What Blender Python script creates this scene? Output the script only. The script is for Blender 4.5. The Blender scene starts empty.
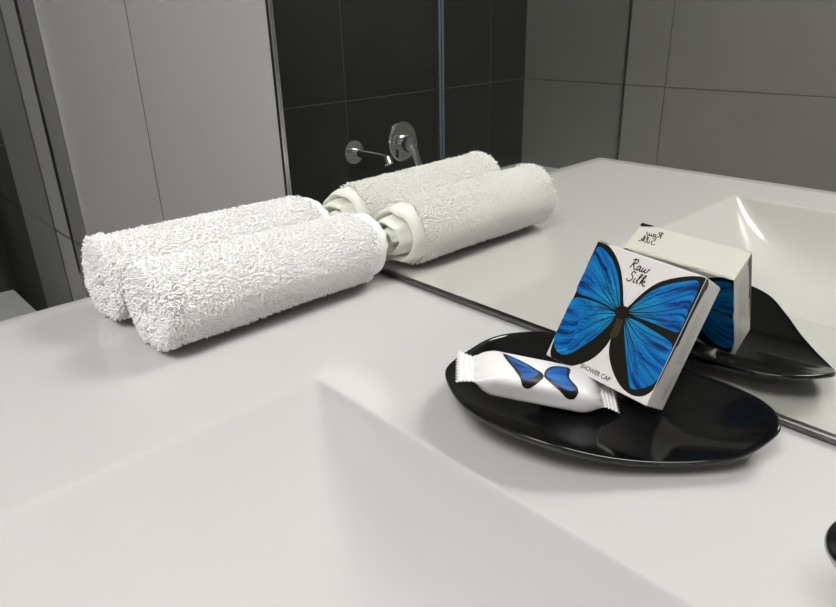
import bpy, bmesh, math, random
import numpy as np
from mathutils import Vector, Matrix

random.seed(7); rng = np.random.default_rng(7)
sc = bpy.context.scene
col = sc.collection

# ------------------------------------------------------------------ camera
F_PX = 673.5
RIGHT = Vector((0.68414, 0.72894, -0.02443)); UP = Vector((-0.27462, 0.28848, 0.91726)); FWD = Vector((-0.67567, 0.62083, -0.39754))
CAM = Vector((0.51271, -0.31743, 0.19))
cd = bpy.data.cameras.new('camera'); cam = bpy.data.objects.new('camera', cd); col.objects.link(cam)
M3 = Matrix((RIGHT, UP, -FWD)).transposed()
cam.matrix_world = Matrix.Translation(CAM) @ M3.to_4x4()
cd.sensor_fit = 'HORIZONTAL'; cd.sensor_width = 36.0; cd.lens = F_PX / 836 * 36.0; cd.clip_start = 0.01
sc.camera = cam

# ------------------------------------------------------------------ world, exposure
w = bpy.data.worlds.new('world'); sc.world = w; w.use_nodes = True
w.node_tree.nodes['Background'].inputs[0].default_value = (0.9, 0.95, 1, 1)
w.node_tree.nodes['Background'].inputs[1].default_value = 0.0
sc.view_settings.view_transform = 'Standard'; sc.view_settings.look = 'None'
sc.view_settings.gamma = 1.0; sc.view_settings.use_curve_mapping = False
sc.view_settings.exposure = 0.21
sc.cycles.sample_clamp_indirect = 0.0; sc.cycles.blur_glossy = 0.0; sc.cycles.caustics_reflective = True; sc.cycles.max_bounces = 16; sc.cycles.diffuse_bounces = 9; sc.cycles.glossy_bounces = 8; sc.cycles.transparent_max_bounces = 24
# ceiling lamps: (x, y, watts, radius)
LAMPS = [(0.62, -1.14, 26.5, .42)]
LAMP_COLOR = (1.0, 0.982, 0.975)

# room dimensions (m); z = 0 is the top of the washstand, y = 0 the mirror face
CEIL, FLOOR = 1.55, -0.86
OPP, DARK, RWALL = -1.63, -1.03, 1.75
GLASSX = -0.64
TUBZ = -0.322

# ------------------------------------------------------------------ materials
def mat(name, color=(.8, .8, .8), rough=.5, metal=0., **kw):
    m = bpy.data.materials.new(name); m.use_nodes = True
    b = m.node_tree.nodes['Principled BSDF']
    b.inputs['Base Color'].default_value = (*color, 1); b.inputs['Roughness'].default_value = rough
    b.inputs['Metallic'].default_value = metal
    for k, v in kw.items(): b.inputs[k].default_value = v
    return m
def bsdf(m): return m.node_tree.nodes['Principled BSDF']
def node(m, t, **kw):
    n = m.node_tree.nodes.new(t)
    for k, v in kw.items():
        if hasattr(n, k): setattr(n, k, v)
        else: n.inputs[k].default_value = v
    return n
def link(m, a, ao, b, bi): m.node_tree.links.new(a.outputs[ao], b.inputs[bi])
def noise_color(m, c1, c2, scale, detail=3, coord='Object', lo=.35, hi=.65):
    tc = node(m, 'ShaderNodeTexCoord'); n = node(m, 'ShaderNodeTexNoise'); n.inputs['Scale'].default_value = scale; n.inputs['Detail'].default_value = detail
    r = node(m, 'ShaderNodeValToRGB'); e = r.color_ramp.elements
    e[0].position = lo; e[1].position = hi; e[0].color = (*c1, 1); e[1].color = (*c2, 1)
    link(m, tc, coord, n, 'Vector'); link(m, n, 'Fac', r, 'Fac'); link(m, r, 'Color', bsdf(m), 'Base Color')
def noise_bump(m, scale, strength, dist=.001, detail=2):
    tc = node(m, 'ShaderNodeTexCoord'); n = node(m, 'ShaderNodeTexNoise'); n.inputs['Scale'].default_value = scale; n.inputs['Detail'].default_value = detail
    b = node(m, 'ShaderNodeBump'); b.inputs['Strength'].default_value = strength; b.inputs['Distance'].default_value = dist
    link(m, tc, 'Object', n, 'Vector'); link(m, n, 'Fac', b, 'Height'); link(m, b, 'Normal', bsdf(m), 'Normal')

M = {}
M['ceramic'] = mat('white_ceramic', (.535, .528, .525), .09, **{'Specular IOR Level': .5})
M['tile_grey'] = mat('grey_tile', (.3, .29, .285), .42); noise_color(M['tile_grey'], (.46, .451, .447), (.472, .463, .459), 6)
M['tile_dark'] = mat('black_tile', (.012, .013, .011), .3); noise_color(M['tile_dark'], (.0030, .0034, .0028), (.0042, .0046, .0039), 8)
M['tile_mid'] = mat('mid_grey_tile', (.2, .195, .19), .42); noise_color(M['tile_mid'], (.245, .240, .233), (.256, .250, .243), 6)
M['tile_charcoal'] = mat('charcoal_tile', (.11, .108, .104), .4); noise_color(M['tile_charcoal'], (.25, .246, .238), (.27, .265, .257), 7)
M['grout'] = mat('grout', (.15, .147, .143), .9)
M['grout_dark'] = mat('grout_dark', (.09, .09, .085), .9)
M['plaster'] = mat('ceiling_paint', (.8, .79, .77), .8)
M['floor'] = mat('floor_tile', (.22, .21, .2), .4); noise_color(M['floor'], (.2, .19, .18), (.25, .24, .23), 9)
M['mirror'] = mat('mirror_silver', (.86, .875, .82), 0.0, 1.0)
M['alu'] = mat('aluminium_trim', (.55, .55, .54), .22, 1.0)
M['trim_dark'] = mat('dark_trim', (.16, .16, .155), .3, 1.0)
M['gap'] = mat('dark_gap', (.03, .03, .03), .8)
M['chrome'] = mat('chrome', (.78, .79, .8), .06, 1.0)
M['chrome_soft'] = mat('satin_chrome', (.45, .46, .46), .14, 1.0)
g = mat('shower_glass', (.90, .95, .92), 0.0, **{'Transmission Weight': 1.0, 'IOR': 1.05}); M['glass'] = g
# thin pane: mix of clear transmission and a fresnel mirror (no refraction offset, lets light through)
nt = g.node_tree; nt.nodes.remove(bsdf(g)); out = [n for n in nt.nodes if n.type == 'OUTPUT_MATERIAL'][0]
tr = nt.nodes.new('ShaderNodeBsdfTransparent'); tr.inputs[0].default_value = (.985, .99, .985, 1)
gl = nt.nodes.new('ShaderNodeBsdfGlossy'); gl.inputs['Roughness'].default_value = 0.0; gl.inputs[0].default_value = (.95, 1, .97, 1)
fr = nt.nodes.new('ShaderNodeFresnel'); fr.inputs[0].default_value = 1.5
mx = nt.nodes.new('ShaderNodeMixShader')
ge = nt.nodes.new('ShaderNodeNewGeometry'); mr = nt.nodes.new('ShaderNodeMapRange'); mr.inputs['To Min'].default_value = 1.5; mr.inputs['To Max'].default_value = 1 / 1.5
nt.links.new(ge.outputs['Backfacing'], mr.inputs['Value']); nt.links.new(mr.outputs[0], fr.inputs[0])      # same reflectance on both faces of the slab
nt.links.new(fr.outputs[0], mx.inputs[0]); nt.links.new(tr.outputs[0], mx.inputs[1]); nt.links.new(gl.outputs[0], mx.inputs[2]); nt.links.new(mx.outputs[0], out.inputs[0])
M['seal'] = mat('door_seal', (.10, .14, .165), .25)
M['tub'] = mat('bath_acrylic', (.72, .72, .70), .2)
M['towel'] = mat('terry_cotton', (.95, .94, .935), .95)
nt = M['towel'].node_tree; nt.nodes.remove(bsdf(M['towel'])); out = [n for n in nt.nodes if n.type == 'OUTPUT_MATERIAL'][0]
df = nt.nodes.new('ShaderNodeBsdfDiffuse'); df.inputs[0].default_value = (.975, .968, .963, 1)
tl = nt.nodes.new('ShaderNodeBsdfTranslucent'); tl.inputs[0].default_value = (.975, .968, .963, 1)
mx = nt.nodes.new('ShaderNodeMixShader'); mx.inputs[0].default_value = 0.0
nt.links.new(df.outputs[0], mx.inputs[1]); nt.links.new(tl.outputs[0], mx.inputs[2]); nt.links.new(mx.outputs[0], out.inputs[0])
M['hem'] = mat('cotton_hem', (.95, .943, .938), .9); noise_bump(M['hem'], 900, .25, .0006)
M['tray'] = mat('black_glazed_tray', (.004, .004, .0042), .10)
M['card'] = mat('white_card', (.70, .68, .655), .45)
M['card_edge'] = mat('card_edge', (.55, .53, .5), .7)
M['print_black'] = mat('print_black', (.010, .0095, .006), .35, **{'Specular IOR Level': .2})
M['print_text'] = mat('print_text', (.02, .018, .017), .5, **{'Specular IOR Level': .2})
M['print_grey'] = mat('print_grey', (.34, .325, .31), .5)
M['print_brown'] = mat('print_brown', (.028, .017, .005), .4)
M['wrapper'] = mat('white_wrapper', (.74, .73, .725), .3); noise_bump(M['wrapper'], 160, .12, .001, 1)
M['lamp_disc'] = mat('lamp_disc', (1, 1, 1), .5, **{'Emission Color': (*LAMP_COLOR, 1), 'Emission Strength': 2.0})
M['tap_black'] = mat('tap_black_cap', (.01, .01, .01), .2)
# wing: streaks that radiate from the body (uv = angle, radius)
def wing_mat(name, stops, ascale, rscale, teal, r0, r1):
    m = mat(name, (0, .2, .6), .42, **{'Specular IOR Level': .2})
    uv = node(m, 'ShaderNodeUVMap'); mp = node(m, 'ShaderNodeMapping'); mp.inputs['Scale'].default_value = (ascale, rscale, 1)
    n = node(m, 'ShaderNodeTexNoise'); n.inputs['Scale'].default_value = 1.0; n.inputs['Detail'].default_value = 5; n.inputs['Roughness'].default_value = .62; n.inputs['Distortion'].default_value = .4
    r = node(m, 'ShaderNodeValToRGB'); e = r.color_ramp.elements
    for i, (p, c) in enumerate(stops):
        k = e[i] if i < 2 else e.new(p)
        k.position = p; k.color = (*c, 1)
    sx = node(m, 'ShaderNodeSeparateXYZ'); mr_ = node(m, 'ShaderNodeMapRange'); mr_.inputs['From Min'].default_value = r0; mr_.inputs['From Max'].default_value = r1; mr_.inputs['To Min'].default_value = .75; mr_.inputs['To Max'].default_value = 0
    mixc = node(m, 'ShaderNodeMix', data_type='RGBA'); mixc.inputs[7].default_value = (*teal, 1)
    link(m, uv, 'UV', mp, 'Vector'); link(m, mp, 'Vector', n, 'Vector'); link(m, n, 'Fac', r, 'Fac'); link(m, uv, 'UV', sx, 'Vector'); link(m, sx, 'Y', mr_, 'Value')
    mul = node(m, 'ShaderNodeMath', operation='MULTIPLY'); link(m, mr_, 'Result', mul, 0); link(m, n, 'Fac', mul, 1)
    link(m, mul, 'Value', mixc, 0); m.node_tree.links.new(r.outputs['Color'], mixc.inputs[6]); m.node_tree.links.new(mixc.outputs[2], bsdf(m).inputs['Base Color'])
    return m
M['wing'] = wing_mat('print_wing_blue', [(.30, (.001, .007, .03)), (.74, (.02, .30, .52)), (.41, (.001, .035, .17)), (.50, (.002, .12, .40)), (.60, (.003, .19, .46))], 11.0, 2.6, (.015, .36, .50), .08, .42)
M['wing_small'] = wing_mat('print_wing_blue_small', [(.28, (.001, .008, .05)), (.72, (.025, .23, .52)), (.45, (.001, .05, .25)), (.56, (.004, .11, .40))], 7.0, 2.0, (.02, .2, .5), .02, .2)

# ------------------------------------------------------------------ helpers
def put(o, parent=None):
    col.objects.link(o)
    if parent: o.parent = parent
    return o
def mesh_obj(name, verts, faces, material, parent=None, smooth=False):
    me = bpy.data.meshes.new(name); me.from_pydata([tuple(v) for v in verts], [], faces)
    if material: me.materials.append(material)
    if smooth: me.polygons.foreach_set('use_smooth', [True] * len(me.polygons))
    me.update()
    return put(bpy.data.objects.new(name, me), parent)
def bm_obj(name, bm, material, parent=None, smooth=False):
    me = bpy.data.meshes.new(name); bm.normal_update(); bm.to_mesh(me); bm.free()
    for m_ in (material if isinstance(material, (list, tuple)) else [material]): me.materials.append(m_)
    if smooth: me.polygons.foreach_set('use_smooth', [True] * len(me.polygons))
    return put(bpy.data.objects.new(name, me), parent)
def box_bm(x0, x1, y0, y1, z0, z1, bevel=0., seg=2, bm=None):
    b = bmesh.new(); bmesh.ops.create_cube(b, size=1)
    for v in b.verts: v.co = Vector(((x0 + x1) / 2 + v.co.x * (x1 - x0), (y0 + y1) / 2 + v.co.y * (y1 - y0), (z0 + z1) / 2 + v.co.z * (z1 - z0)))
    if bevel: bmesh.ops.bevel(b, geom=b.edges[:], offset=bevel, segments=seg, affect='EDGES', profile=.5)
    if bm is None: return b
    me = bpy.data.meshes.new('tmp'); b.to_mesh(me); b.free(); bm.from_mesh(me); bpy.data.meshes.remove(me); return bm
def empty(name, loc=(0, 0, 0)):
    o = bpy.data.objects.new(name, None); o.location = loc; o.empty_display_size = .02; return put(o)
def tag(o, label=None, cat=None, group=None, kind=None):
    if label: o['label'] = label
    if cat: o['category'] = cat
    if group: o['group'] = group
    if kind: o['kind'] = kind
    return o
def lathe(profile, axis_from, axis_dir, seg=48):
    """profile: list of (r, h) along the axis"""
    d = Vector(axis_dir).normalized(); a = d.orthogonal().normalized(); b = d.cross(a); o = Vector(axis_from)
    vs, fs = [], []
    for r, h in profile:
        for k in range(seg):
            t = 2 * math.pi * k / seg
            vs.append(o + d * h + (a * math.cos(t) + b * math.sin(t)) * r)
    n = len(profile)
    for i in range(n - 1):
        for k in range(seg):
            k2 = (k + 1) % seg
            fs.append((i * seg + k, i * seg + k2, (i + 1) * seg + k2, (i + 1) * seg + k))
    fs.append(tuple(range(seg))[::-1]); fs.append(tuple((n - 1) * seg + k for k in range(seg)))
    return vs, fs
def tube(pts, radii, seg=20, flat=1.0, flat_axis=None):
    pts = [Vector(p) for p in pts]; vs, fs = [], []
    prev = None
    for i, p in enumerate(pts):
        d = (pts[min(i + 1, len(pts) - 1)] - pts[max(i - 1, 0)]).normalized()
        a = (Vector(flat_axis) if flat_axis else (prev or d.orthogonal())); a = (a - d * a.dot(d)).normalized(); prev = a
        b = d.cross(a)
        for k in range(seg):
            t = 2 * math.pi * k / seg
            vs.append(p + a * math.cos(t) * radii[i] * flat + b * math.sin(t) * radii[i])
    for i in range(len(pts) - 1):
        for k in range(seg):
            k2 = (k + 1) % seg
            fs.append((i * seg + k, i * seg + k2, (i + 1) * seg + k2, (i + 1) * seg + k))
    fs.append(tuple(range(seg))[::-1]); fs.append(tuple((len(pts) - 1) * seg + k for k in range(seg)))
    return vs, fs
def auto_smooth(o, ang=40):
    me = o.data
    me.polygons.foreach_set('use_smooth', [True] * len(me.polygons))
    b = bmesh.new(); b.from_mesh(me)
    for e in b.edges:
        if len(e.link_faces) == 2 and e.calc_face_angle(0) > math.radians(ang): e.smooth = False
    b.to_mesh(me); b.free(); return o

# ------------------------------------------------------------------ room shell
WY = 0.004        # face of the tiled wall beside the mirror
def slab(name, x0, x1, y0, y1, z0, z1, m):
    o = bm_obj(name, box_bm(x0, x1, y0, y1, z0, z1), m); o['kind'] = 'structure'; return o
wall_mirror = slab('wall_back', DARK - .1, RWALL + .1, WY + .0016, WY + .11, FLOOR, CEIL, M['grout'])
wall_opp = slab('wall_front', DARK - .1, RWALL + .1, OPP - .11, OPP - .0016, FLOOR, CEIL, M['grout'])
wall_dark = slab('wall_left', DARK - .11, DARK - .0016, OPP - .008, WY + .008, FLOOR, CEIL, M['grout_dark'])
wall_right = slab('wall_right', RWALL, RWALL + .1, OPP - .008, WY + .008, FLOOR, CEIL, M['tile_mid'])
slab('floor', DARK - .1, RWALL + .1, OPP - .1, WY + .1, FLOOR - .05, FLOOR, M['floor'])
slab('ceiling', DARK - .1, RWALL + .1, OPP - .1, WY + .1, CEIL, CEIL + .05, M['plaster'])

# tiles: separate bevelled slabs with recessed joints, mesh shared between alike tiles
_tile_cache = {}
def tile(parent, plane, u0, u1, v0, v1, face, m, gap=.0015):
    """plane 'y+'/'y-' (u = x) or 'x+' (u = y); face = coordinate of the visible face"""
    w_, h_ = round(u1 - u0 - 2 * gap, 4), round(v1 - v0 - 2 * gap, 4)
    key = (plane, w_, h_, m.name)
    if key not in _tile_cache:
        b = box_bm(-w_ / 2, w_ / 2, 0, .0018, -h_ / 2, h_ / 2)
        front = [e for e in b.edges if all(v.co.y < .001 for v in e.verts)]
        bmesh.ops.bevel(b, geom=front, offset=.0003, segments=1, affect='EDGES')
        R_ = {'y-': Matrix.Identity(3), 'y+': Matrix.Rotation(math.pi, 3, 'Z'), 'x+': Matrix.Rotation(math.pi / 2, 3, 'Z')}[plane]
        for v in b.verts: v.co = R_ @ v.co
        me = bpy.data.meshes.new('tile'); b.normal_update(); b.to_mesh(me); b.free(); me.materials.append(m); _tile_cache[key] = me
    o = bpy.data.objects.new('tile', _tile_cache[key])
    u, v = (u0 + u1) / 2, (v0 + v1) / 2
    o.location = (u, face, v) if plane[0] == 'y' else (face, u, v)
    return put(o, parent)
def tile_wall(parent, plane, ulines, vlines, face, m, gap=.0015):
    for a, b in zip(ulines[:-1], ulines[1:]):
        for c, d in zip(vlines[:-1], vlines[1:]): tile(parent, plane, a, b, c, d, face, m, gap)
def lines(lo, hi, anchor, step):
    k = math.ceil((lo - anchor) / step + .02); L = [lo]
    while anchor + k * step < hi - .02: L.append(anchor + k * step); k += 1
    return L + [hi]
tile_wall(wall_mirror, 'y-', [-.815] + lines(-.8, RWALL, -.305, .6)[1:], lines(FLOOR, CEIL, -.162, .6), WY, M['tile_grey'], .0032)
tile_wall(wall_mirror, 'y-', [DARK, -.818], lines(FLOOR, CEIL, -.162, .6), WY, M['tile_charcoal'], .001)
rel_trim = bm_obj('edge_trim', box_bm(-.8182, -.8148, WY - .0012, WY + .001, FLOOR + .001, CEIL - .001), M['alu'], wall_mirror)
tile_wall(wall_opp, 'y+', lines(DARK, RWALL, -.506, .6), lines(FLOOR, CEIL, -.032, .6), OPP, M['tile_mid'])
tile_wall(wall_dark, 'x+', lines(OPP, WY, -.851, .6), lines(FLOOR, CEIL, -.031, .6), DARK, M['tile_dark'])

# ------------------------------------------------------------------ mirror
mirror = tag(empty('wall_mirror', (.75, 0, .006)), 'large frameless wall mirror with thin metal edge trim above the washstand', 'mirror')
def rel(o, parent):           # keep world position while parenting
    o.parent = parent; o.matrix_parent_inverse = Matrix.Translation(-parent.location); return o
MX1, MZ0, MZ1 = 1.5, .0048, 1.0
rel(bm_obj('mirror_glass', box_bm(.003, MX1, 0, WY - .0002, MZ0, MZ1), M['mirror']), mirror)
rel(bm_obj('bottom_trim', box_bm(.0, MX1, -.0022, WY - .0002, .0012, .0046, .0005, 1), M['trim_dark']), mirror)
rel(bm_obj('side_trim', box_bm(-.0022, .0028, -.0022, WY - .0002, .0012, MZ1, .0006, 1), M['alu']), mirror)

# ------------------------------------------------------------------ washstand with basin (one ceramic top)
CX1, CD = 1.0, .5005
def smin(a, b, k):
    h = np.clip(.5 + .5 * (b - a) / k, 0, 1); return b * (1 - h) + a * h - k * h * (1 - h)
def wall_d(s, D, L):           # concave side wall: steep under the rim, easing towards the bottom
    return np.where(s > 0, D * (1 - np.exp(-np.maximum(s, 0) / L)), s * D / L)
def basin_z(X, Y):
    left, rgt = wall_d(X - .2263, .076, .080), wall_d(.80 - X, .076, .080)
    bck, fro = wall_d(-Y - .1347, .092, .043), wall_d(.4141 + Y, .092, .077)
    d = smin(left, bck, .006 + .32 * np.clip(np.minimum(left, bck), 0, .07))
    d = smin(d, fro, .006 + .32 * np.clip(np.minimum(d, fro), 0, .07))
    d = smin(d, rgt, .006 + .32 * np.clip(np.minimum(d, rgt), 0, .07))
    k = .0011
    return -np.where(d / k > 30, d, k * np.log1p(np.exp(np.clip(d / k, -40, 30))))
def axis(lo, hi, f0, f1, coarse, fine):
    a = list(np.arange(lo, f0, coarse)) + list(np.arange(f0, f1, fine)) + list(np.arange(f1, hi, coarse)) + [hi]
    return np.array(a)
def counter():
    e = .0022
    def dense(lo, hi, marks, coarse, fine, reach):
        a, p = [lo], lo
        while p < hi - 1e-6:
            dm = min(abs(p - m) for m in marks); p += fine if dm < reach else (fine + (coarse - fine) * min(1, (dm - reach) / .03))
            a.append(min(p, hi))
        return np.array(a)
    xs = np.concatenate([[0, e * .3, e], dense(.02, CX1 - .02, (.2263, .80), .006, .0007, .006), [CX1 - e, CX1 - e * .3, CX1]])
    ys = np.concatenate([[-CD, -CD + e * .3, -CD + e], dense(-CD + .02, -.012, (-.4141, -.1347), .006, .0007, .005), [-.004, WY - .0003]])
    X, Y = np.meshgrid(xs, ys, indexing='ij'); Z = basin_z(X, Y)
    dx = np.minimum(X, CX1 - X); dy = Y + CD; dd = np.minimum(dx, dy)
    Z = Z - np.where(dd < e, e - np.sqrt(np.maximum(e * e - (e - dd) ** 2, 0)), 0)
    nx, ny = len(xs), len(ys)
    vs = list(np.stack([X, Y, Z], -1).reshape(-1, 3)); fs = []
    for i in range(nx - 1):
        for j in range(ny - 1): fs.append((i * ny + j, (i + 1) * ny + j, (i + 1) * ny + j + 1, i * ny + j + 1))
    # apron: skirt down and underside
    ring = [i * ny for i in range(nx)] + [(nx - 1) * ny + j for j in range(1, ny)] + [i * ny + ny - 1 for i in range(nx - 2, -1, -1)] + [j for j in range(ny - 2, 0, -1)]
    base = len(vs); H = -.125
    for r in ring: vs.append(np.array([vs[r][0], vs[r][1], H]))
    n = len(ring)
    for k in range(n): fs.append((ring[k], base + k, base + (k + 1) % n, ring[(k + 1) % n]))
    fs.append(tuple(base + k for k in range(n)))
    return vs, fs
cv, cf = counter()
washstand = tag(empty('washstand', (.5, -.25, -.125)), 'glossy white one-piece washstand top with sunken basin in front of mirror', 'washbasin')
top = rel(mesh_obj('basin_top', cv, cf, M['ceramic']), washstand); auto_smooth(top, 50)
wc = rel(bm_obj('cabinet_body', box_bm(.02, CX1 - .02, -CD + .03, WY - .001, -.60, -.1255, .002, 1), M['card']), washstand)
for k in range(2):
    x0 = .022 + k * .479
    d_ = rel(bm_obj('cabinet_door', box_bm(x0, x0 + .477, -CD + .012, -CD + .0295, -.598, -.128, .002, 1), M['card']), washstand)

# tap at the right edge of the picture
KNOB = (.4875, -.1215, .0450)
tap = tag(empty('basin_tap', (.535, -.075, 0)), 'chrome basin tap with dark round cap at the right picture edge', 'tap')
vs, fs = lathe([(.024, 0), (.024, .004), (.0185, .006), (.0175, .010), (.0175, .046), (.0165, .048)], (.535, -.075, 0), (0, 0, 1)); auto_smooth(rel(mesh_obj('base', vs, fs, M['chrome']), tap))
hd = Vector((-.22, -.52, .82)).normalized(); hp = Vector(KNOB) - hd * .014
vs, fs = lathe([(.0085, 0), (.0096, .001), (.0098, .0125), (.0092, .0134)], hp, hd); auto_smooth(rel(mesh_obj('lever_knob', vs, fs, M['chrome_soft']), tap))
vs, fs = lathe([(.0089, .0131), (.0088, .0140), (.0080, .0146)], hp, hd); auto_smooth(rel(mesh_obj('cap', vs, fs, M['tap_black']), tap))
vs, fs = tube([hp + hd * .001, hp - hd * .004 + Vector((.012, .008, 0)), (.520, -.084, .040), (.535, -.078, .040)], [.005, .005, .005, .006], 16); auto_smooth(rel(mesh_obj('lever', vs, fs, M['chrome']), tap))
vs, fs = tube([(.540, -.082, .026), (.556, -.115, .028), (.566, -.150, .022), (.569, -.162, .010)], [.0125, .011, .0105, .0105], 20); auto_smooth(rel(mesh_obj('spout', vs, fs, M['chrome']), tap))

# ------------------------------------------------------------------ bath, glass screen and bath filler (seen in the mirror and at far left)
def bathtub():
    n = 14; x0, x1, y0, y1 = DARK + .001, GLASSX + .035, OPP + .001, -.048
    def rr(ix, iy, rad, z):
        P = []
        ax0, ax1, ay0, ay1 = x0 + ix, x1 - ix, y0 + iy, y1 - iy
        for cx_, cy_, a0 in ((ax1 - rad, ay1 - rad, 0), (ax0 + rad, ay1 - rad, 90), (ax0 + rad, ay0 + rad, 180), (ax1 - rad, ay0 + rad, 270)):
            for k in range(9):
                t = math.radians(a0 + k * 90 / 8); P.append((cx_ + rad * math.cos(t), cy_ + rad * math.sin(t), z))
        return P
    rings = [rr(0, 0, .004, FLOOR + .001), rr(0, 0, .004, TUBZ - .006), rr(.004, .004, .004, TUBZ), rr(.050, .07, .06, TUBZ), rr(.056, .078, .06, TUBZ - .008), rr(.075, .14, .07, TUBZ - .30), rr(.10, .18, .06, TUBZ - .36)]
    vs = [p for r in rings for p in r]; fs = []; m_ = len(rings[0])
    for i in range(len(rings) - 1):
        for k in range(m_): fs.append((i * m_ + k, i * m_ + (k + 1) % m_, (i + 1) * m_ + (k + 1) % m_, (i + 1) * m_ + k))
    fs.append(tuple(range(m_))[::-1]); fs.append(tuple((len(rings) - 1) * m_ + k for k in range(m_)))
    return vs, fs
vs, fs = bathtub(); tub = auto_smooth(mesh_obj('bathtub', vs, fs, M['tub'])); tag(tub, 'pale built-in bathtub behind the glass screen under black tiles', 'bathtub')

screen = tag(empty('shower_screen', (GLASSX, -.8, TUBZ)), 'clear glass bath screen with chrome wall profile and bluish door seal', 'shower screen')
GZ1 = 1.15; SEAM = -.829
rel(bm_obj('wall_profile', box_bm(GLASSX - .010, -.634, -.0172, WY - .0005, TUBZ + .0005, GZ1, .0012, 2), M['chrome_soft']), screen)
rel(bm_obj('wall_profile', box_bm(GLASSX - .0035, GLASSX + .0035, OPP + .0005, OPP + .003, TUBZ + .0005, GZ1, .001, 1), M['trim_dark']), screen)
def pane(name, y0, y1):
    return rel(bm_obj(name, box_bm(GLASSX - .003, GLASSX + .003, y0, y1, TUBZ + .005, GZ1 - .0125), M['glass']), screen)
pane('glass_pane', -.0165, SEAM + .009); pane('glass_pane', SEAM - .009, OPP + .0035)
rel(bm_obj('door_seal', box_bm(GLASSX - .006, GLASSX + .006, SEAM + .001, SEAM + .0085, TUBZ + .004, GZ1 - .01, .001, 1), M['seal']), screen)
rel(bm_obj('door_seal', box_bm(GLASSX - .006, GLASSX + .006, SEAM - .0085, SEAM - .001, TUBZ + .004, GZ1 - .01, .001, 1), M['seal']), screen)
rel(bm_obj('bottom_rail', box_bm(GLASSX - .006, GLASSX + .006, OPP + .013, -.0175, TUBZ + .0003, TUBZ + .0045, .0005, 1), M['alu']), screen)
rel(bm_obj('top_rail', box_bm(GLASSX - .012, GLASSX + .012, OPP + .0125, -.0175, GZ1 - .012, GZ1 + .02, .002, 1), M['chrome_soft']), screen)

sp = tag(empty('bath_spout', (DARK, -.864, -.1726)), 'round chrome bath spout reaching out of the black tiled wall', 'bath spout')
vs, fs = lathe([(.033, .0003), (.034, .003), (.033, .007), (.016, .010)], (DARK, -.864, -.1726), (1, 0, 0)); auto_smooth(rel(mesh_obj('rosette', vs, fs, M['chrome']), sp))
vs, fs = tube([(DARK + .008, -.864, -.1726), (DARK + .07, -.864, -.1726), (DARK + .135, -.864, -.1728), (DARK + .150, -.864, -.176), (DARK + .156, -.864, -.186)], [.0125, .0125, .013, .0135, .0125], 24); auto_smooth(rel(mesh_obj('pipe', vs, fs, M['chrome']), sp))
mv = tag(empty('bath_mixer', (DARK, -1.0515, -.168)), 'chrome single-lever bath mixer on oval plate beside the spout', 'mixer tap')
vs, fs = lathe([(.056, .0003), (.056, .005), (.052, .009), (.028, .0105)], (DARK, -1.0515, -.168), (1, 0, 0)); pl = auto_smooth(rel(mesh_obj('cover_plate', vs, fs, M['chrome']), mv))
for v in pl.data.vertices: v.co.z = -.168 + (v.co.z + .168) * 1.06
vs, fs = lathe([(.026, .009), (.026, .036), (.0235, .044), (.012, .047)], (DARK, -1.0515, -.172), (1, 0, 0)); auto_smooth(rel(mesh_obj('cartridge', vs, fs, M['chrome']), mv))
vs, fs = tube([(DARK + .040, -1.0515, -.172), (DARK + .052, -1.056, -.195), (DARK + .060, -1.061, -.225), (DARK + .066, -1.065, -.262)], [.016, .014, .0125, .010], 16, .5, (1, 0, 0)); auto_smooth(rel(mesh_obj('lever', vs, fs, M['chrome']), mv))

# ------------------------------------------------------------------ ceiling lamps
for k, (x, y, wt, LS) in enumerate(LAMPS):
    L = tag(empty('ceiling_lamp', (x, y, CEIL)), 'large flat round ceiling lamp lighting the bathroom', 'ceiling lamp')
    vs, fs = lathe([(LS + .012, 0), (LS + .012, -.030), (LS + .006, -.034), (LS + .001, -.032)], (x, y, CEIL - .0002), (0, 0, 1), 48); auto_smooth(rel(mesh_obj('ring', vs, fs, M['alu']), L))
    vs, fs = lathe([(LS, -.0325), (LS - .004, -.0345)], (x, y, CEIL), (0, 0, 1), 48); rel(mesh_obj('diffuser', vs, fs, M['lamp_disc']), L)
    ld = bpy.data.lights.new('lamp_light', 'AREA'); ld.shape = 'DISK'; ld.size = LS * 2; ld.energy = wt; ld.color = LAMP_COLOR
    lo = bpy.data.objects.new('lamp_light', ld); put(lo); lo.location = (x, y, CEIL - .040)

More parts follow.
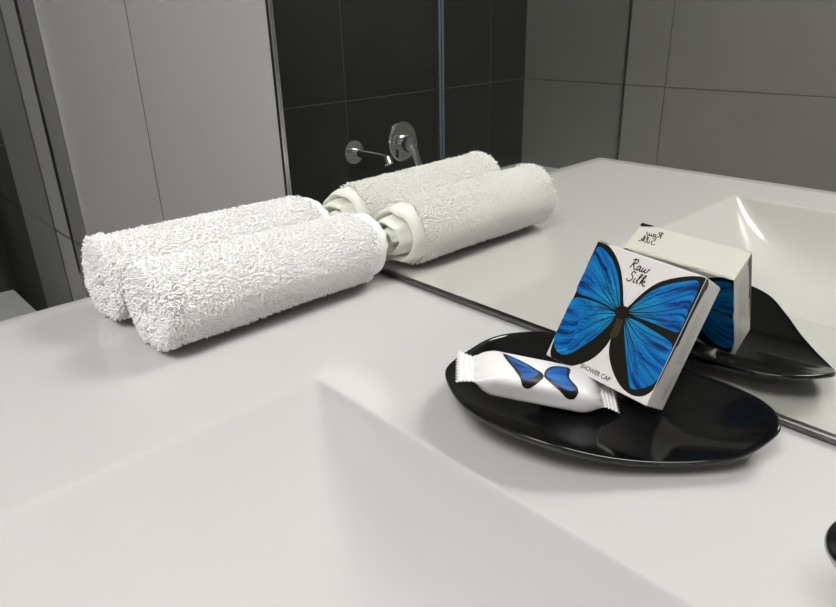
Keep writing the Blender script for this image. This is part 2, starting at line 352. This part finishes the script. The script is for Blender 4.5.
# ------------------------------------------------------------------ rolled towels
def fbm(a, b, seed):
    r = np.random.default_rng(seed); s = 0
    for k in range(7):
        fa, fb, ph = r.uniform(1, 4.5), r.uniform(15, 75), r.uniform(0, 6.28)
        s = s + np.sin(np.round(fa) * a + fb * b + ph) / 7
    return s
def towel(name, label, xa, ya, ra, xb, yb, rb, seed, phase, turns=2.75):
    """roll with its axis from (xa, ya) (open end, pile) to (xb, yb) (hem end by the mirror)"""
    root = tag(empty(name, ((xa + xb) / 2, (ya + yb) / 2, 0)), label, 'towel', 'rolled hand towels')
    r_ = np.random.default_rng(seed)
    n, m_ = 190, 64
    th = np.linspace(0, turns * 2 * math.pi, n); f = th / th[-1]
    rad_n = .11 + (.845 - .11) * f ** .9                       # centre line of the cloth, fraction of the outer radius
    half = .145
    L = yb - ya
    def centre(s): return xa + (xb - xa) * s, ya + L * s, ra + (rb - ra) * s
    def end_s(fi):   # hem end: the outer wrap stops short, inner layers stick out
        return -.0075 * np.clip((fi - .60) / .06, 0, 1) + .0025 * np.sin(fi * 17 + seed)
    def shape(thv, rn, s, wob):
        cx_, cy_, R_ = xa + (xb - xa) * s, ya + L * s, ra + (rb - ra) * s
        a = thv + phase
        lump = 1 + .035 * fbm(a, s * L, seed + 3) * wob
        endround = 1 - .06 * np.clip((s - .90) / .10, 0, 1) ** 2 - .03 * np.clip((.10 - s) / .10, 0, 1) ** 2
        rr_ = rn * R_ * lump * endround
        x = cx_ + rr_ * np.cos(a) * 1.03; z = rr_ * np.sin(a)
        zc = R_ * .94
        zz = zc + z
        low = .0008 + .0012 * (1 - rn)
        zz = np.where(zz < .007, low + .007 * np.exp(np.clip((zz - .007) / .007, -8, 0)) * .9, zz) # settles flat on the top
        return x, cy_, zz
    # ---- cloth: outer and inner faces, rounded ends
    vs = []; S_ = np.concatenate([[0, .004, .012, .03], np.linspace(.06, .90, m_ - 10), [.925, .95, .97, .985, .995, 1.0]]); m2 = len(S_)
    hr = half * np.ones(m2); hr[0] *= .15; hr[1] *= .6; hr[2] *= .85
    hr[-1] *= .15; hr[-2] *= .55; hr[-3] *= .8
    hem = np.clip((S_ - .86) / .05, 0, 1)
    grid = []
    for side in (1, -1):
        T2, SS = np.meshgrid(th, S_, indexing='ij'); FF = T2 / th[-1]
        RN = rad_n[:, None] + side * hr[None, :] * (1 - .38 * hem[None, :] * (FF < .97)) 
        fold = .035 * hem[None, :] * np.sin(T2 * 5.3 + seed + 2.0 * np.sin(T2 * 1.7)) * (1 - .5 * FF)
        RN = RN + fold
        Sx = SS + (end_s(FF) / L) * np.clip((SS - .5) / .5, 0, 1) + (.010 * (FF - .6) * np.sin(3.1 * T2 + seed)) * np.clip((.2 - SS) / .2, 0, 1)
        x, y, z = shape(T2, RN, Sx, 1.0)
        grid.append(np.stack([x, y, z], -1))
    vs = np.concatenate([grid[0].reshape(-1, 3), grid[1].reshape(-1, 3)]); N = n * m2
    fs = []
    for i in range(n - 1):
        for j in range(m2 - 1):
            a = i * m2 + j
            fs.append((a, a + 1, a + m2 + 1, a + m2)); fs.append((N + a, N + a + m2, N + a + m2 + 1, N + a + 1))
    for i in range(n - 1):
        a = i * m2; fs.append((a, a + m2, N + a + m2, N + a)); b = a + m2 - 1; fs.append((b, N + b, N + b + m2, b + m2))
    for j in range(m2 - 1):
        fs.append((j, N + j, N + j + 1, j + 1)); a = (n - 1) * m2 + j; fs.append((a, a + 1, N + a + 1, N + a))
    o = rel(mesh_obj('rolled_cloth', vs, fs, M['hem'], None, True), root)
    # ---- terry pile: little bent loops on the outside of the roll and over its open end
    last = 2 * math.pi
    P, Nn, Tn = [], [], []
    def sample(T2, SS, RN):
        e = 1e-3
        p = np.stack(shape(T2, RN, SS, 1.0), -1)
        p1 = np.stack(shape(T2 + e * 10, RN, SS, 1.0), -1); p2 = np.stack(shape(T2, RN, SS + e, 1.0), -1)
        tn = p1 - p; tn /= np.linalg.norm(tn, axis=1)[:, None] + 1e-12; ax = p2 - p; ax /= np.linalg.norm(ax, axis=1)[:, None] + 1e-12
        nn = np.cross(ax, tn); c = np.stack([xa + (xb - xa) * SS, p[:, 1], ra + (rb - ra) * SS], -1)
        nn *= np.sign(((p - c) * nn).sum(1))[:, None]
        return p, nn, tn, ax
    # rows round the roll
    nrow, nper = 112, 120
    ii, jj = np.meshgrid(np.arange(nrow), np.arange(nper), indexing='ij'); ii = ii.ravel(); jj = jj.ravel()
    T2 = th[-1] - last * (ii + r_.uniform(-.45, .45, ii.size)) / nrow; SS = .004 + .895 * (jj + .5 * (ii % 2) + r_.uniform(-.4, .4, ii.size)) / nper
    keep = SS < .885 + .012 * np.sin(3 * T2 + seed); T2, SS = T2[keep], SS[keep]
    RNo = np.interp(T2, th, rad_n) + half * .93
    p, nn, tn, ax = sample(T2, SS, RNo)
    sgn = np.where(np.sin(SS * 210 + 2.2 * np.sin(T2 * 9 + seed)) > 0, 1, -1)[:, None]
    lean = ax * (.55 * sgn + r_.normal(0, .5, (len(p), 1))) + tn * r_.normal(-.15, .5, (len(p), 1)) + np.array([0, 0, -.25])
    P.append(p); Nn.append(nn); Tn.append(lean)
    # open end: along every wrap
    K = 5000
    T3 = th[-1] * np.sqrt(r_.uniform(.015, 1, K)); off = r_.uniform(-1, 1, K)
    S3 = .010 * (T3 / th[-1] - .6) * np.sin(3.1 * T3 + seed) + .012 * (np.abs(off)) ** 3
    p, nn, tn, ax = sample(T3, S3, np.interp(T3, th, rad_n) + off * half * .9)
    nn2 = -ax * (1 - .55 * np.abs(off))[:, None] + nn * (off * .9)[:, None]
    P.append(p); Nn.append(nn2); Tn.append(tn * r_.normal(0, .7, (K, 1)) + r_.normal(0, .45, (K, 3)) + np.array([0, 0, -.3]))
    # shoulder at the open end gets longer loops
    K2 = 2600
    T4 = th[-1] - last * r_.uniform(0, 1, K2); S4 = r_.uniform(.0, .05, K2)
    p, nn, tn, ax = sample(T4, S4, np.interp(T4, th, rad_n) + half * .9)
    P.append(p); Nn.append(nn * .8 - ax * .5); Tn.append(r_.normal(0, .6, (K2, 3)))
    P, Nn, Tn = map(np.concatenate, (P, Nn, Tn))
    Nn /= np.linalg.norm(Nn, axis=1)[:, None] + 1e-9
    k_ = len(P); ln = r_.uniform(.0017, .0033, k_)[:, None]; ln[nrow * nper - (~keep).sum():] *= 1.35
    wd = r_.uniform(.00050, .00080, k_)[:, None]
    d1 = Nn + .35 * Tn; d1 /= np.linalg.norm(d1, axis=1)[:, None]
    d2 = .45 * Nn + 1.0 * Tn; d2 /= np.linalg.norm(d2, axis=1)[:, None] + 1e-9
    s1 = np.cross(d1, r_.normal(0, 1, (k_, 3))); s1 /= np.linalg.norm(s1, axis=1)[:, None]; s2 = np.cross(d1, s1)
    q0 = P - Nn * .0006; q1 = P + d1 * ln * .62; q2 = q1 + d2 * ln * .55
    rows = []
    for q, w_ in ((q0, .8), (q1, 1.05), (q2, .55)):
        for c_, s_ in ((1, 0), (-.5, .866), (-.5, -.866)): rows.append(q + (s1 * c_ + s2 * s_) * wd * w_)
    V = np.stack(rows, 1); V[:, :, 2] = np.maximum(V[:, :, 2], .0003); V[:, :, 1] = np.minimum(V[:, :, 1], -.001)
    tri = []
    for lv in (0, 3):
        for c_ in range(3):
            c2 = (c_ + 1) % 3; tri.append((lv + c_, lv + c2, lv + 3 + c2)); tri.append((lv + c_, lv + 3 + c2, lv + 3 + c_))
    tri.append((6, 7, 8)); tri = np.array(tri)
    Fc = (np.arange(k_)[:, None, None] * 9 + tri[None]).reshape(-1, 3)
    me = bpy.data.meshes.new('terry_pile'); me.vertices.add(k_ * 9); me.vertices.foreach_set('co', V.reshape(-1).astype(np.float32))
    me.loops.add(Fc.size); me.loops.foreach_set('vertex_index', Fc.reshape(-1).astype(np.int32))
    me.polygons.add(len(Fc)); me.polygons.foreach_set('loop_start', np.arange(0, Fc.size, 3, dtype=np.int32))
    me.update(calc_edges=True); me.materials.append(M['towel'])
    po = put(bpy.data.objects.new('terry_pile', me)); rel(po, root); po['kind'] = 'stuff'
    return root
towel('rolled_towel', 'white rolled terry hand towel lying nearest the basin', .1285, -.184, .0305, .1285, -.0035, .0292, 11, -.5)
towel('rolled_towel', 'white rolled terry hand towel lying at the outer edge of the washstand', .0625, -.187, .0320, .0600, -.0040, .0300, 23, -.35)

# ------------------------------------------------------------------ black tray
RIM = [(.410, -.0121, .0175), (.4262, -.0198, .0189), (.4349, -.031, .0189), (.4358, -.0395, .017), (.4296, -.0553, .0117), (.4191, -.0693, .0100), (.4046, -.0857, .0108),
       (.3898, -.1014, .0143), (.3731, -.1142, .0187), (.3501, -.1205, .0205), (.3295, -.1199, .0210), (.3069, -.1087, .0200), (.2934, -.0949, .0185), (.2848, -.0681, .0155),
       (.2826, -.0482, .0145), (.2885, -.0318, .0140), (.3040, -.0185, .0145), (.335, -.0100, .0150), (.375, -.0085, .0160)]
def closed_spline(P, n):
    P = np.array(P); out = []; N = len(P)
    for i in range(N):
        a, b, c, d = P[i - 1], P[i], P[(i + 1) % N], P[(i + 2) % N]
        for k in range(n):
            t = k / n; out.append(.5 * (2 * b + (c - a) * t + (2 * a - 5 * b + 4 * c - d) * t * t + (3 * b - a - 3 * c + d) * t ** 3))
    return np.array(out)
rim = closed_spline(RIM, 7); TC = np.array([.361, -.064])
def make_tray():
    n = len(rim); vs, fs = [], []; ZB = .0042
    def ring_in(s): return np.c_[TC + (rim[:, :2] - TC) * s, ZB + (rim[:, 2] - ZB) * s ** 2.3]
    rings = [ring_in(s) for s in (.03, .12, .25, .38, .5, .6, .7, .78, .86, .92, .965, .99)]
    top = ring_in(1.0); top[:, 2] += .0004; rings.append(top)
    lip = ring_in(1.0); lip[:, :2] = TC + (rim[:, :2] - TC) * 1.012; lip[:, 2] -= .0003; rings.append(lip)
    lip2 = lip.copy(); lip2[:, :2] = TC + (rim[:, :2] - TC) * 1.010; lip2[:, 2] -= .0016; rings.append(lip2)
    for s in (.97, .92, .86, .78, .7, .62, .56):
        r = ring_in(s); r[:, 2] = np.maximum(r[:, 2] - .0034 * (1 if s < .9 else .9), .0012); rings.append(r)
    foot = ring_in(.52); foot[:, 2] = .0002; rings.append(foot)
    vs = np.concatenate(rings)
    for i in range(len(rings) - 1):
        for k in range(n): fs.append((i * n + k, i * n + (k + 1) % n, (i + 1) * n + (k + 1) % n, (i + 1) * n + k))
    fs.append(tuple(range(n))[::-1]); fs.append(tuple((len(rings) - 1) * n + k for k in range(n)))
    return vs, fs
vs, fs = make_tray(); tray = mesh_obj('amenity_tray', vs, fs, M['tray'], None, True)
tag(tray, 'glossy black curved tray holding the toiletries in front of the mirror', 'tray')

# ------------------------------------------------------------------ shower cap box
ux, uy, uz = Vector((.99683, -.04856, -.06309)), Vector((.00988, .86173, -.50727)), Vector((.07900, .50504, .85947))
BW, BT, BH = .0605, .0202, .0656
FBL = Vector((.3256, -.0548, .0218))                 # front bottom left corner
box = empty('shower_cap_box', FBL); tag(box, 'white carton with blue butterfly print leaning upright in the black tray', 'box')
box.matrix_world = Matrix.Translation(FBL) @ Matrix((ux, uy, uz)).transposed().to_4x4()
def child(o): o.parent = box; return o
child(bm_obj('carton', box_bm(0, BW, 0, BT, 0, BH, .0006, 2), M['card']))
child(bm_obj('lid_flap', box_bm(.0012, BW - .0012, .0010, BT - .0008, BH + .00005, BH + .00035), M['card']))
# photo crop -> face coordinates (homography through the four face corners)
def homography(src, dst):
    A = []; b = []
    for (x, y), (u, v) in zip(src, dst):
        A.append([x, y, 1, 0, 0, 0, -u * x, -u * y]); b.append(u); A.append([0, 0, 0, x, y, 1, -v * x, -v * y]); b.append(v)
    h = np.linalg.solve(np.array(A, float), np.array(b, float)); return np.append(h, 1).reshape(3, 3)
Hm = homography([(197, 20), (567, 138), (17, 401), (357, 580)], [(0, 1), (1, 1), (0, 0), (1, 0)])
def uvp(p):
    q = Hm @ np.array([p[0], p[1], 1]); return (q[0] / q[2], q[1] / q[2])
def smooth_poly(P, n=3, clip=True):
    P = np.array([uvp(p) for p in P]); out = closed_spline(P, n)
    return np.clip(out, 0.004, .996) if clip else out
PI2 = math.pi * 2
BODY = np.array(uvp((272, 258)))
def print_mesh(name, layers, place, parent, center):
    """layers: list of (polygon in face coordinates, material, lift). place maps (u, v, lift) to a point"""
    b = bmesh.new(); uvl = b.loops.layers.uv.new('UVMap'); mats = []
    for poly, m_, lift in layers:
        if m_ not in mats: mats.append(m_)
        vs_ = [b.verts.new(place(u, v, lift)) for u, v in poly]
        f = b.faces.new(vs_); f.material_index = mats.index(m_)
        for l, (u, v) in zip(f.loops, poly):
            l[uvl].uv = ((u - center[0]) * 1.0, (v - center[1]) * 1.0)
        bmesh.ops.triangulate(b, faces=[f])
    return bm_obj(name, b, mats, parent)
def ribbon(P, w0, w1=None):
    """polyline in face units -> thin polygon quads"""
    P = np.array(P, float); out = []; w1 = w0 if w1 is None else w1
    d = np.gradient(P, axis=0); d /= np.linalg.norm(d, axis=1)[:, None] + 1e-9; nrm = np.c_[-d[:, 1], d[:, 0]]
    ws = np.linspace(w0, w1, len(P))[:, None]; A, B = P + nrm * ws, P - nrm * ws
    return [np.array([A[i], B[i], B[i + 1], A[i + 1]]) for i in range(len(P) - 1)]
def bez(P, n=10):   # open catmull-rom
    P = np.array(P, float); Q = np.vstack([2 * P[0] - P[1], P, 2 * P[-1] - P[-2]]); out = []
    for i in range(1, len(Q) - 2):
        a, b, c, d = Q[i - 1:i + 3]
        for k in range(n):
            t = k / n; out.append(.5 * (2 * b + (c - a) * t + (2 * a - 5 * b + 4 * c - d) * t * t + (3 * b - a - 3 * c + d) * t ** 3))
    out.append(P[-1]); return np.array(out)
L_BLACK = [(190, 30), (200, 22), (225, 30), (250, 58), (270, 105), (279, 165), (281, 225), (285, 250), (262, 285), (245, 330), (215, 378), (165, 420), (100, 440), (58, 436), (38, 420), (34, 385), (60, 320), (100, 235), (130, 170), (165, 90)]
R_BLACK = [(283, 250), (305, 230), (345, 192), (395, 158), (450, 141), (510, 133), (560, 135), (566, 142), (530, 218), (490, 300), (455, 372), (425, 435), (400, 488), (380, 525), (345, 545), (305, 540), (268, 508), (242, 455), (230, 395), (240, 335), (262, 285)]
L_FORE = [(188, 52), (205, 40), (230, 62), (252, 98), (264, 145), (269, 195), (267, 238), (252, 248), (210, 226), (165, 206), (122, 188), (150, 125)]
L_HIND = [(108, 214), (160, 214), (208, 232), (248, 256), (252, 272), (228, 302), (190, 337), (150, 366), (105, 394), (72, 400), (52, 384), (46, 346), (75, 282)]
R_FORE = [(299, 250), (335, 216), (380, 183), (430, 163), (490, 151), (538, 150), (532, 190), (512, 232), (490, 284), (470, 324), (430, 313), (380, 293), (330, 274), (302, 262)]
R_HIND = [(290, 276), (330, 288), (380, 318), (425, 345), (447, 366), (440, 402), (425, 438), (408, 470), (385, 500), (355, 515), (320, 521), (301, 512), (296, 478), (290, 420), (284, 350), (283, 300)]
ABDO = [(262, 270), (278, 272), (276, 300), (262, 335), (245, 345), (235, 335), (250, 300)]
HEAD = [(252, 250), (265, 238), (285, 236), (300, 248), (296, 268), (280, 280), (260, 276)]
def butterfly_layers():
    L = [(smooth_poly(p), M['print_black'], .00004) for p in (L_BLACK, R_BLACK)]
    L += [(smooth_poly(p), M['wing'], .00008) for p in (L_FORE, L_HIND, R_FORE, R_HIND)]
    L += [(smooth_poly(ABDO), M['print_brown'], .00010), (smooth_poly(HEAD), M['print_black'], .00014)]
    veins = [((262, 250), (235, 190), (205, 100)), ((262, 250), (225, 205), (170, 110)), ((260, 252), (215, 215), (140, 155)), ((266, 245), (255, 170), (238, 85)),
             ((258, 262), (200, 262), (110, 290)), ((256, 268), (190, 292), (80, 350)), ((255, 272), (195, 310), (100, 385)), ((258, 258), (200, 240), (110, 235)),
             ((292, 252), (380, 205), (500, 160)), ((294, 256), (400, 230), (525, 185)), ((296, 258), (400, 255), (510, 235)), ((298, 262), (390, 280), (485, 290)),
             ((286, 274), (340, 350), (430, 400)), ((284, 278), (320, 380), (385, 490)), ((283, 280), (300, 390), (335, 515)), ((288, 272), (350, 320), (445, 365))]
    for v in veins:
        P = bez([uvp(p) for p in v], 5)
        L += [(q, M['print_black'], .00011) for q in ribbon(P, .0042, .0016)]
    for v in (((280, 238), (288, 212), (292, 190)), ((290, 240), (312, 215), (338, 188))):
        L += [(q, M['print_grey'], .00009) for q in ribbon(bez([uvp(p) for p in v], 4), .0012, .0010)]
    return L
def front(u, v, l): return (u * BW, -l - .00002, v * BH)
def back(u, v, l): return ((1 - u) * BW, BT + l + .00002, v * BH)
def topf(u, v, l): return ((1 - u) * BW, (1 - v) * BT, BH + .00036 + l)       # reads from the mirror side
def right(u, v, l): return (BW + l + .00002, u * BT, v * BH)
LAY = butterfly_layers()
def unit_uv(o):
    # wing uv: streak coordinate = angle about the body, second = distance
    uvl = o.data.uv_layers['UVMap'].data
    for d in uvl:
        x, y = d.uv; d.uv = (math.atan2(y, x if abs(x) > 1e-6 else 1e-6) * 1.0 + (8 if x < 0 and y < 0 else 0), math.hypot(x, y))
    return o
unit_uv(child(print_mesh('butterfly_print', LAY, front, None, BODY)))
unit_uv(child(print_mesh('butterfly_print', LAY, back, None, BODY)))
# script lettering, drawn as pen strokes (unit: letter height 1)
SCRIPT_RAW = [[(.05, .0), (.16, .5), (.26, 1.0)], [(.02, .86), (.2, 1.05), (.48, 1.02), (.5, .78), (.3, .56), (.14, .5)], [(.2, .52), (.34, .3), (.52, -.02), (.64, .06)],
              [(.96, .46), (.80, .50), (.68, .28), (.74, .04), (.88, .14), (1.0, .48)], [(1.0, .48), (.96, .12), (1.06, .02), (1.18, .2)],
              [(1.22, .46), (1.18, .14), (1.26, .02), (1.38, .16), (1.46, .44)], [(1.46, .44), (1.44, .12), (1.54, .02), (1.68, .2), (1.74, .48), (1.84, .46)]]
SCRIPT_SILK = [[(.52, .92), (.42, 1.06), (.22, .98), (.22, .74), (.42, .52), (.46, .24), (.28, -.04), (.06, .02), (.0, .2)],
               [(.72, .5), (.66, .16), (.72, .0), (.86, .12)], [(.78, .72), (.80, .76)],
               [(.88, .2), (1.1, .7), (1.16, 1.04), (1.04, 1.0), (.98, .5), (1.0, .06), (1.14, .06)],
               [(1.24, .24), (1.44, .72), (1.5, 1.04), (1.38, 1.0), (1.32, .5), (1.30, .0)], [(1.30, .22), (1.46, .46), (1.62, .5), (1.6, .32), (1.40, .24)], [(1.40, .24), (1.56, .08), (1.70, -.02), (1.80, .1)]]
def script_layers(x, y, sx, sy, shear=.12, wd=.009, asp=1.0):
    L = []
    for strokes, ox, oy in ((SCRIPT_RAW, 0, 1.28), (SCRIPT_SILK, .30, 0)):
        for s in strokes:
            P = bez(s, 6); P[:, 1] += oy; P[:, 0] += ox + shear * P[:, 1]
            P = np.c_[x + P[:, 0] * sx, y + P[:, 1] * sy]
            d = np.gradient(P, axis=0) * [1, asp]; d /= np.linalg.norm(d, axis=1)[:, None] + 1e-9
            nr = np.c_[-d[:, 1], d[:, 0] / asp] * wd
            L += [(np.array([P[i] + nr[i], P[i] - nr[i], P[i + 1] - nr[i + 1], P[i + 1] + nr[i + 1]]), M['print_text'], .00008) for i in range(len(P) - 1)]
    return L
a_, b_ = uvp((293, 168)), uvp((372, 168))
child(print_mesh('script_lettering', script_layers(.366, .790, .096, .073, shear=.06, wd=.0048, asp=1.0), front, None, (0, 0)))
child(print_mesh('script_lettering', script_layers(.735, .36, .085, .20, shear=.06, wd=.0044, asp=.33), topf, None, (0, 0)))
def text_obj(name, body, size, loc, rot, material, parent, xs=1.0):
    cu = bpy.data.curves.new(name, 'FONT'); cu.body = body; cu.size = size; cu.align_x = 'LEFT'; cu.resolution_u = 3; cu.offset = size * .012; cu.fill_mode = 'FRONT' if hasattr(cu, 'fill_mode') and False else cu.fill_mode
    t = bpy.data.objects.new(name, cu); col.objects.link(t)
    dg = bpy.context.evaluated_depsgraph_get(); me = bpy.data.meshes.new_from_object(t.evaluated_get(dg)); me.name = name
    bpy.data.objects.remove(t); me.materials.clear(); me.materials.append(material)
    o = put(bpy.data.objects.new(name, me), parent); o.location = loc; o.rotation_euler = rot; o.scale = (xs, 1, 1); return o
text_obj('caption_lettering', 'SHOWER CAP', .0034, (.0212, -.00016, .0023), (math.pi / 2, 0, 0), M['print_text'], box, .82)
# right side: small print columns and dark wing edge wrapping round the corner
small = []
def word_rows(u0, nrow, du, v0, v1, seed):
    r = random.Random(seed)
    for k in range(nrow):
        v = v0; u = u0 + k * du
        while v < v1 - r.uniform(0, .08):
            l = r.uniform(.012, .045); small.append((np.array([(u, v), (u + du * .28, v), (u + du * .28, v + l), (u, v + l)]), M['print_grey'], .00005)); v += l + .012
word_rows(.42, 5, .085, .36, .86, 3)
word_rows(.62, 2, .10, .08, .30, 5)
edge = [(0, 1.0), (.10, .995), (.22, .97), (.26, .93), (.16, .90), (.10, .84), (.13, .78), (.06, .70), (.12, .62), (.07, .55), (.16, .49), (.05, .44), (.10, .36), (.04, .28), (.07, .2), (0, .13)]
small.append((np.clip(np.array(edge), .006, .994), M['print_black'], .00006))
child(print_mesh('side_print', small, right, None, (0, 0)))
child(print_mesh('wing_tip_print', [(np.array([(.995, .995), (.86, .995), (.90, .93), (.97, .86), (.995, .88)]), M['print_black'], .00006)], topf, None, (0, 0)))

# ------------------------------------------------------------------ wrapped soap
SB0, SB1 = Vector((.3152, -.0998, .0272)), Vector((.3590, -.0532, .0115)); sd_ = (SB1 - SB0).normalized()
PL, PR = SB0 - sd_ * .0080, SB1 + sd_ * .0080
ax_ = (PR - PL).normalized(); PLEN = (PR - PL).length
nrm = Vector((.08, -.18, .98)); nrm = (nrm - ax_ * nrm.dot(ax_)).normalized(); wid = nrm.cross(ax_)     # wid points to the mirror
soap = empty('wrapped_soap', PL); tag(soap, 'small soap bar in white butterfly wrapper with crimped ends in the black tray', 'soap')
soap.matrix_world = Matrix.Translation(PL) @ Matrix((ax_, wid, nrm)).transposed().to_4x4()
S0, S1, HW, HT = .0080, PLEN - .0080, .0120, .0068
def soap_pt(s, t):
    """s along the bar 0..1, t angle round it: superellipse section pinched to flat seals"""
    x = S0 + (S1 - S0) * s
    e = min(s, 1 - s); k = min(1, e / .17); k = math.sin(k * math.pi / 2) ** .75
    hw = HW * (.80 + .20 * k); ht = HT * max(k, .035)
    n_ = 2.0 + 2.6 * k
    c, sn = math.cos(t), math.sin(t)
    y = hw * math.copysign(abs(c) ** (2 / n_), c); z = ht * math.copysign(abs(sn) ** (2 / n_), sn)
    cr = (1 - k) * .0006 * math.sin(t * 9 + s * 40)
    return Vector((x, y, z + cr))
NS, NT = 46, 56; vs = []; fs = []
for i in range(NS + 1):
    for k in range(NT): vs.append(soap_pt(i / NS, 2 * math.pi * k / NT))
for i in range(NS):
    for k in range(NT): fs.append((i * NT + k, i * NT + (k + 1) % NT, (i + 1) * NT + (k + 1) % NT, (i + 1) * NT + k))
o = mesh_obj('wrapper', vs, fs, M['wrapper'], soap, True); vs_soap, fs_soap = vs, fs
def seal(name, x0, x1, hw):
    """crimped, zig-zag cut end"""
    nx, ny = 18, 22; vs = []; fs = []
    for side in (1, -1):
        for i in range(nx + 1):
            for j in range(ny + 1):
                f = i / nx; v = -1 + 2 * j / ny
                x = x0 + (x1 - x0) * f
                if i == nx: x += (x1 - x0) / abs(x1 - x0) * (.0011 if j % 2 else -.0002)
                vs.append((x, v * hw * (1 + .12 * f), .00045 * math.cos(f * math.pi * 2 * 4.5) + side * .00018 + .0012 * f * f * v))
    N = (nx + 1) * (ny + 1)
    for i in range(nx):
        for j in range(ny):
            a = i * (ny + 1) + j; fs.append((a, a + 1, a + ny + 2, a + ny + 1)); fs.append((N + a, N + a + ny + 1, N + a + ny + 2, N + a + 1))
    for i in range(nx):
        for j in (0, ny): a = i * (ny + 1) + j; fs.append((a, a + ny + 1, N + a + ny + 1, N + a))
    for j in range(ny): a = nx * (ny + 1) + j; fs.append((a, a + 1, N + a + 1, N + a))
    return mesh_obj(name, vs, fs, M['wrapper'], soap, True)
seal('crimped_end', S0 + .0004, 0, HW * .80); seal('crimped_end', S1 - .0004, PLEN, HW * .80)
# butterfly on the wrapper: traced outline cast onto the curved surface of the wrapper
from mathutils.bvhtree import BVHTree
bvh = BVHTree.FromPolygons([tuple(v) for v in vs_soap], fs_soap); SI = soap.matrix_world.inverted()
def cast(px, py, lift):
    d = FWD + RIGHT * ((px - 418) / F_PX) - UP * ((py - 303.5) / F_PX)
    o_ = SI @ CAM; d = (SI.to_3x3() @ d).normalized()
    hit, n_, i_, t_ = bvh.ray_cast(o_, d)
    if hit is None: return cast(px, py + .4, lift)
    if n_.dot(d) > 0: n_ = -n_
    return hit + n_ * (lift + .00016)
W_L = [(262, 100), (300, 112), (360, 140), (410, 170), (428, 182), (432, 200), (405, 225), (370, 245), (345, 235), (335, 205), (310, 165), (285, 135)]
W_LB = [(280, 110), (340, 137), (390, 167), (412, 184), (378, 205), (350, 212), (335, 180), (305, 145)]
W_R = [(435, 195), (445, 165), (475, 152), (520, 155), (545, 165), (540, 200), (570, 235), (578, 260), (560, 288), (530, 285), (500, 255), (465, 225)]
W_RB = [(442, 190), (455, 168), (490, 158), (530, 167), (530, 200), (558, 235), (563, 253), (535, 255), (500, 235), (465, 210)]
def grid_fill(poly, m_, lift, b, mats):
    P = closed_spline(np.array(poly, float), 3)
    b2 = bmesh.new(); f = b2.faces.new([b2.verts.new((x, y, 0)) for x, y in P]); bmesh.ops.triangulate(b2, faces=[f])
    bmesh.ops.subdivide_edges(b2, edges=b2.edges[:], cuts=6, use_grid_fill=True); bmesh.ops.triangulate(b2, faces=b2.faces[:])
    vm = {v: b.verts.new(cast(440 + v.co.x / 4.18, 330 + v.co.y / 4.18, lift)) for v in b2.verts}
    uvl = b.loops.layers.uv.verify()
    if m_ not in mats: mats.append(m_)
    for f in b2.faces:
        g_ = b.faces.new([vm[v] for v in f.verts]); g_.material_index = mats.index(m_); g_.smooth = True
        for l, v in zip(g_.loops, f.verts):
            dx, dy = (v.co.x - 430) / 400, (185 - v.co.y) / 400
            l[uvl].uv = (math.atan2(dy, dx if abs(dx) > 1e-5 else 1e-5), math.hypot(dx, dy))
    b2.free()
b = bmesh.new(); mats = []
for p, m_, l in ((W_L, M['print_black'], 0), (W_R, M['print_black'], 0), (W_LB, M['wing_small'], .00010), (W_RB, M['wing_small'], .00010)): grid_fill(p, m_, l, b, mats)
bm_obj('butterfly_print', b, mats, soap)
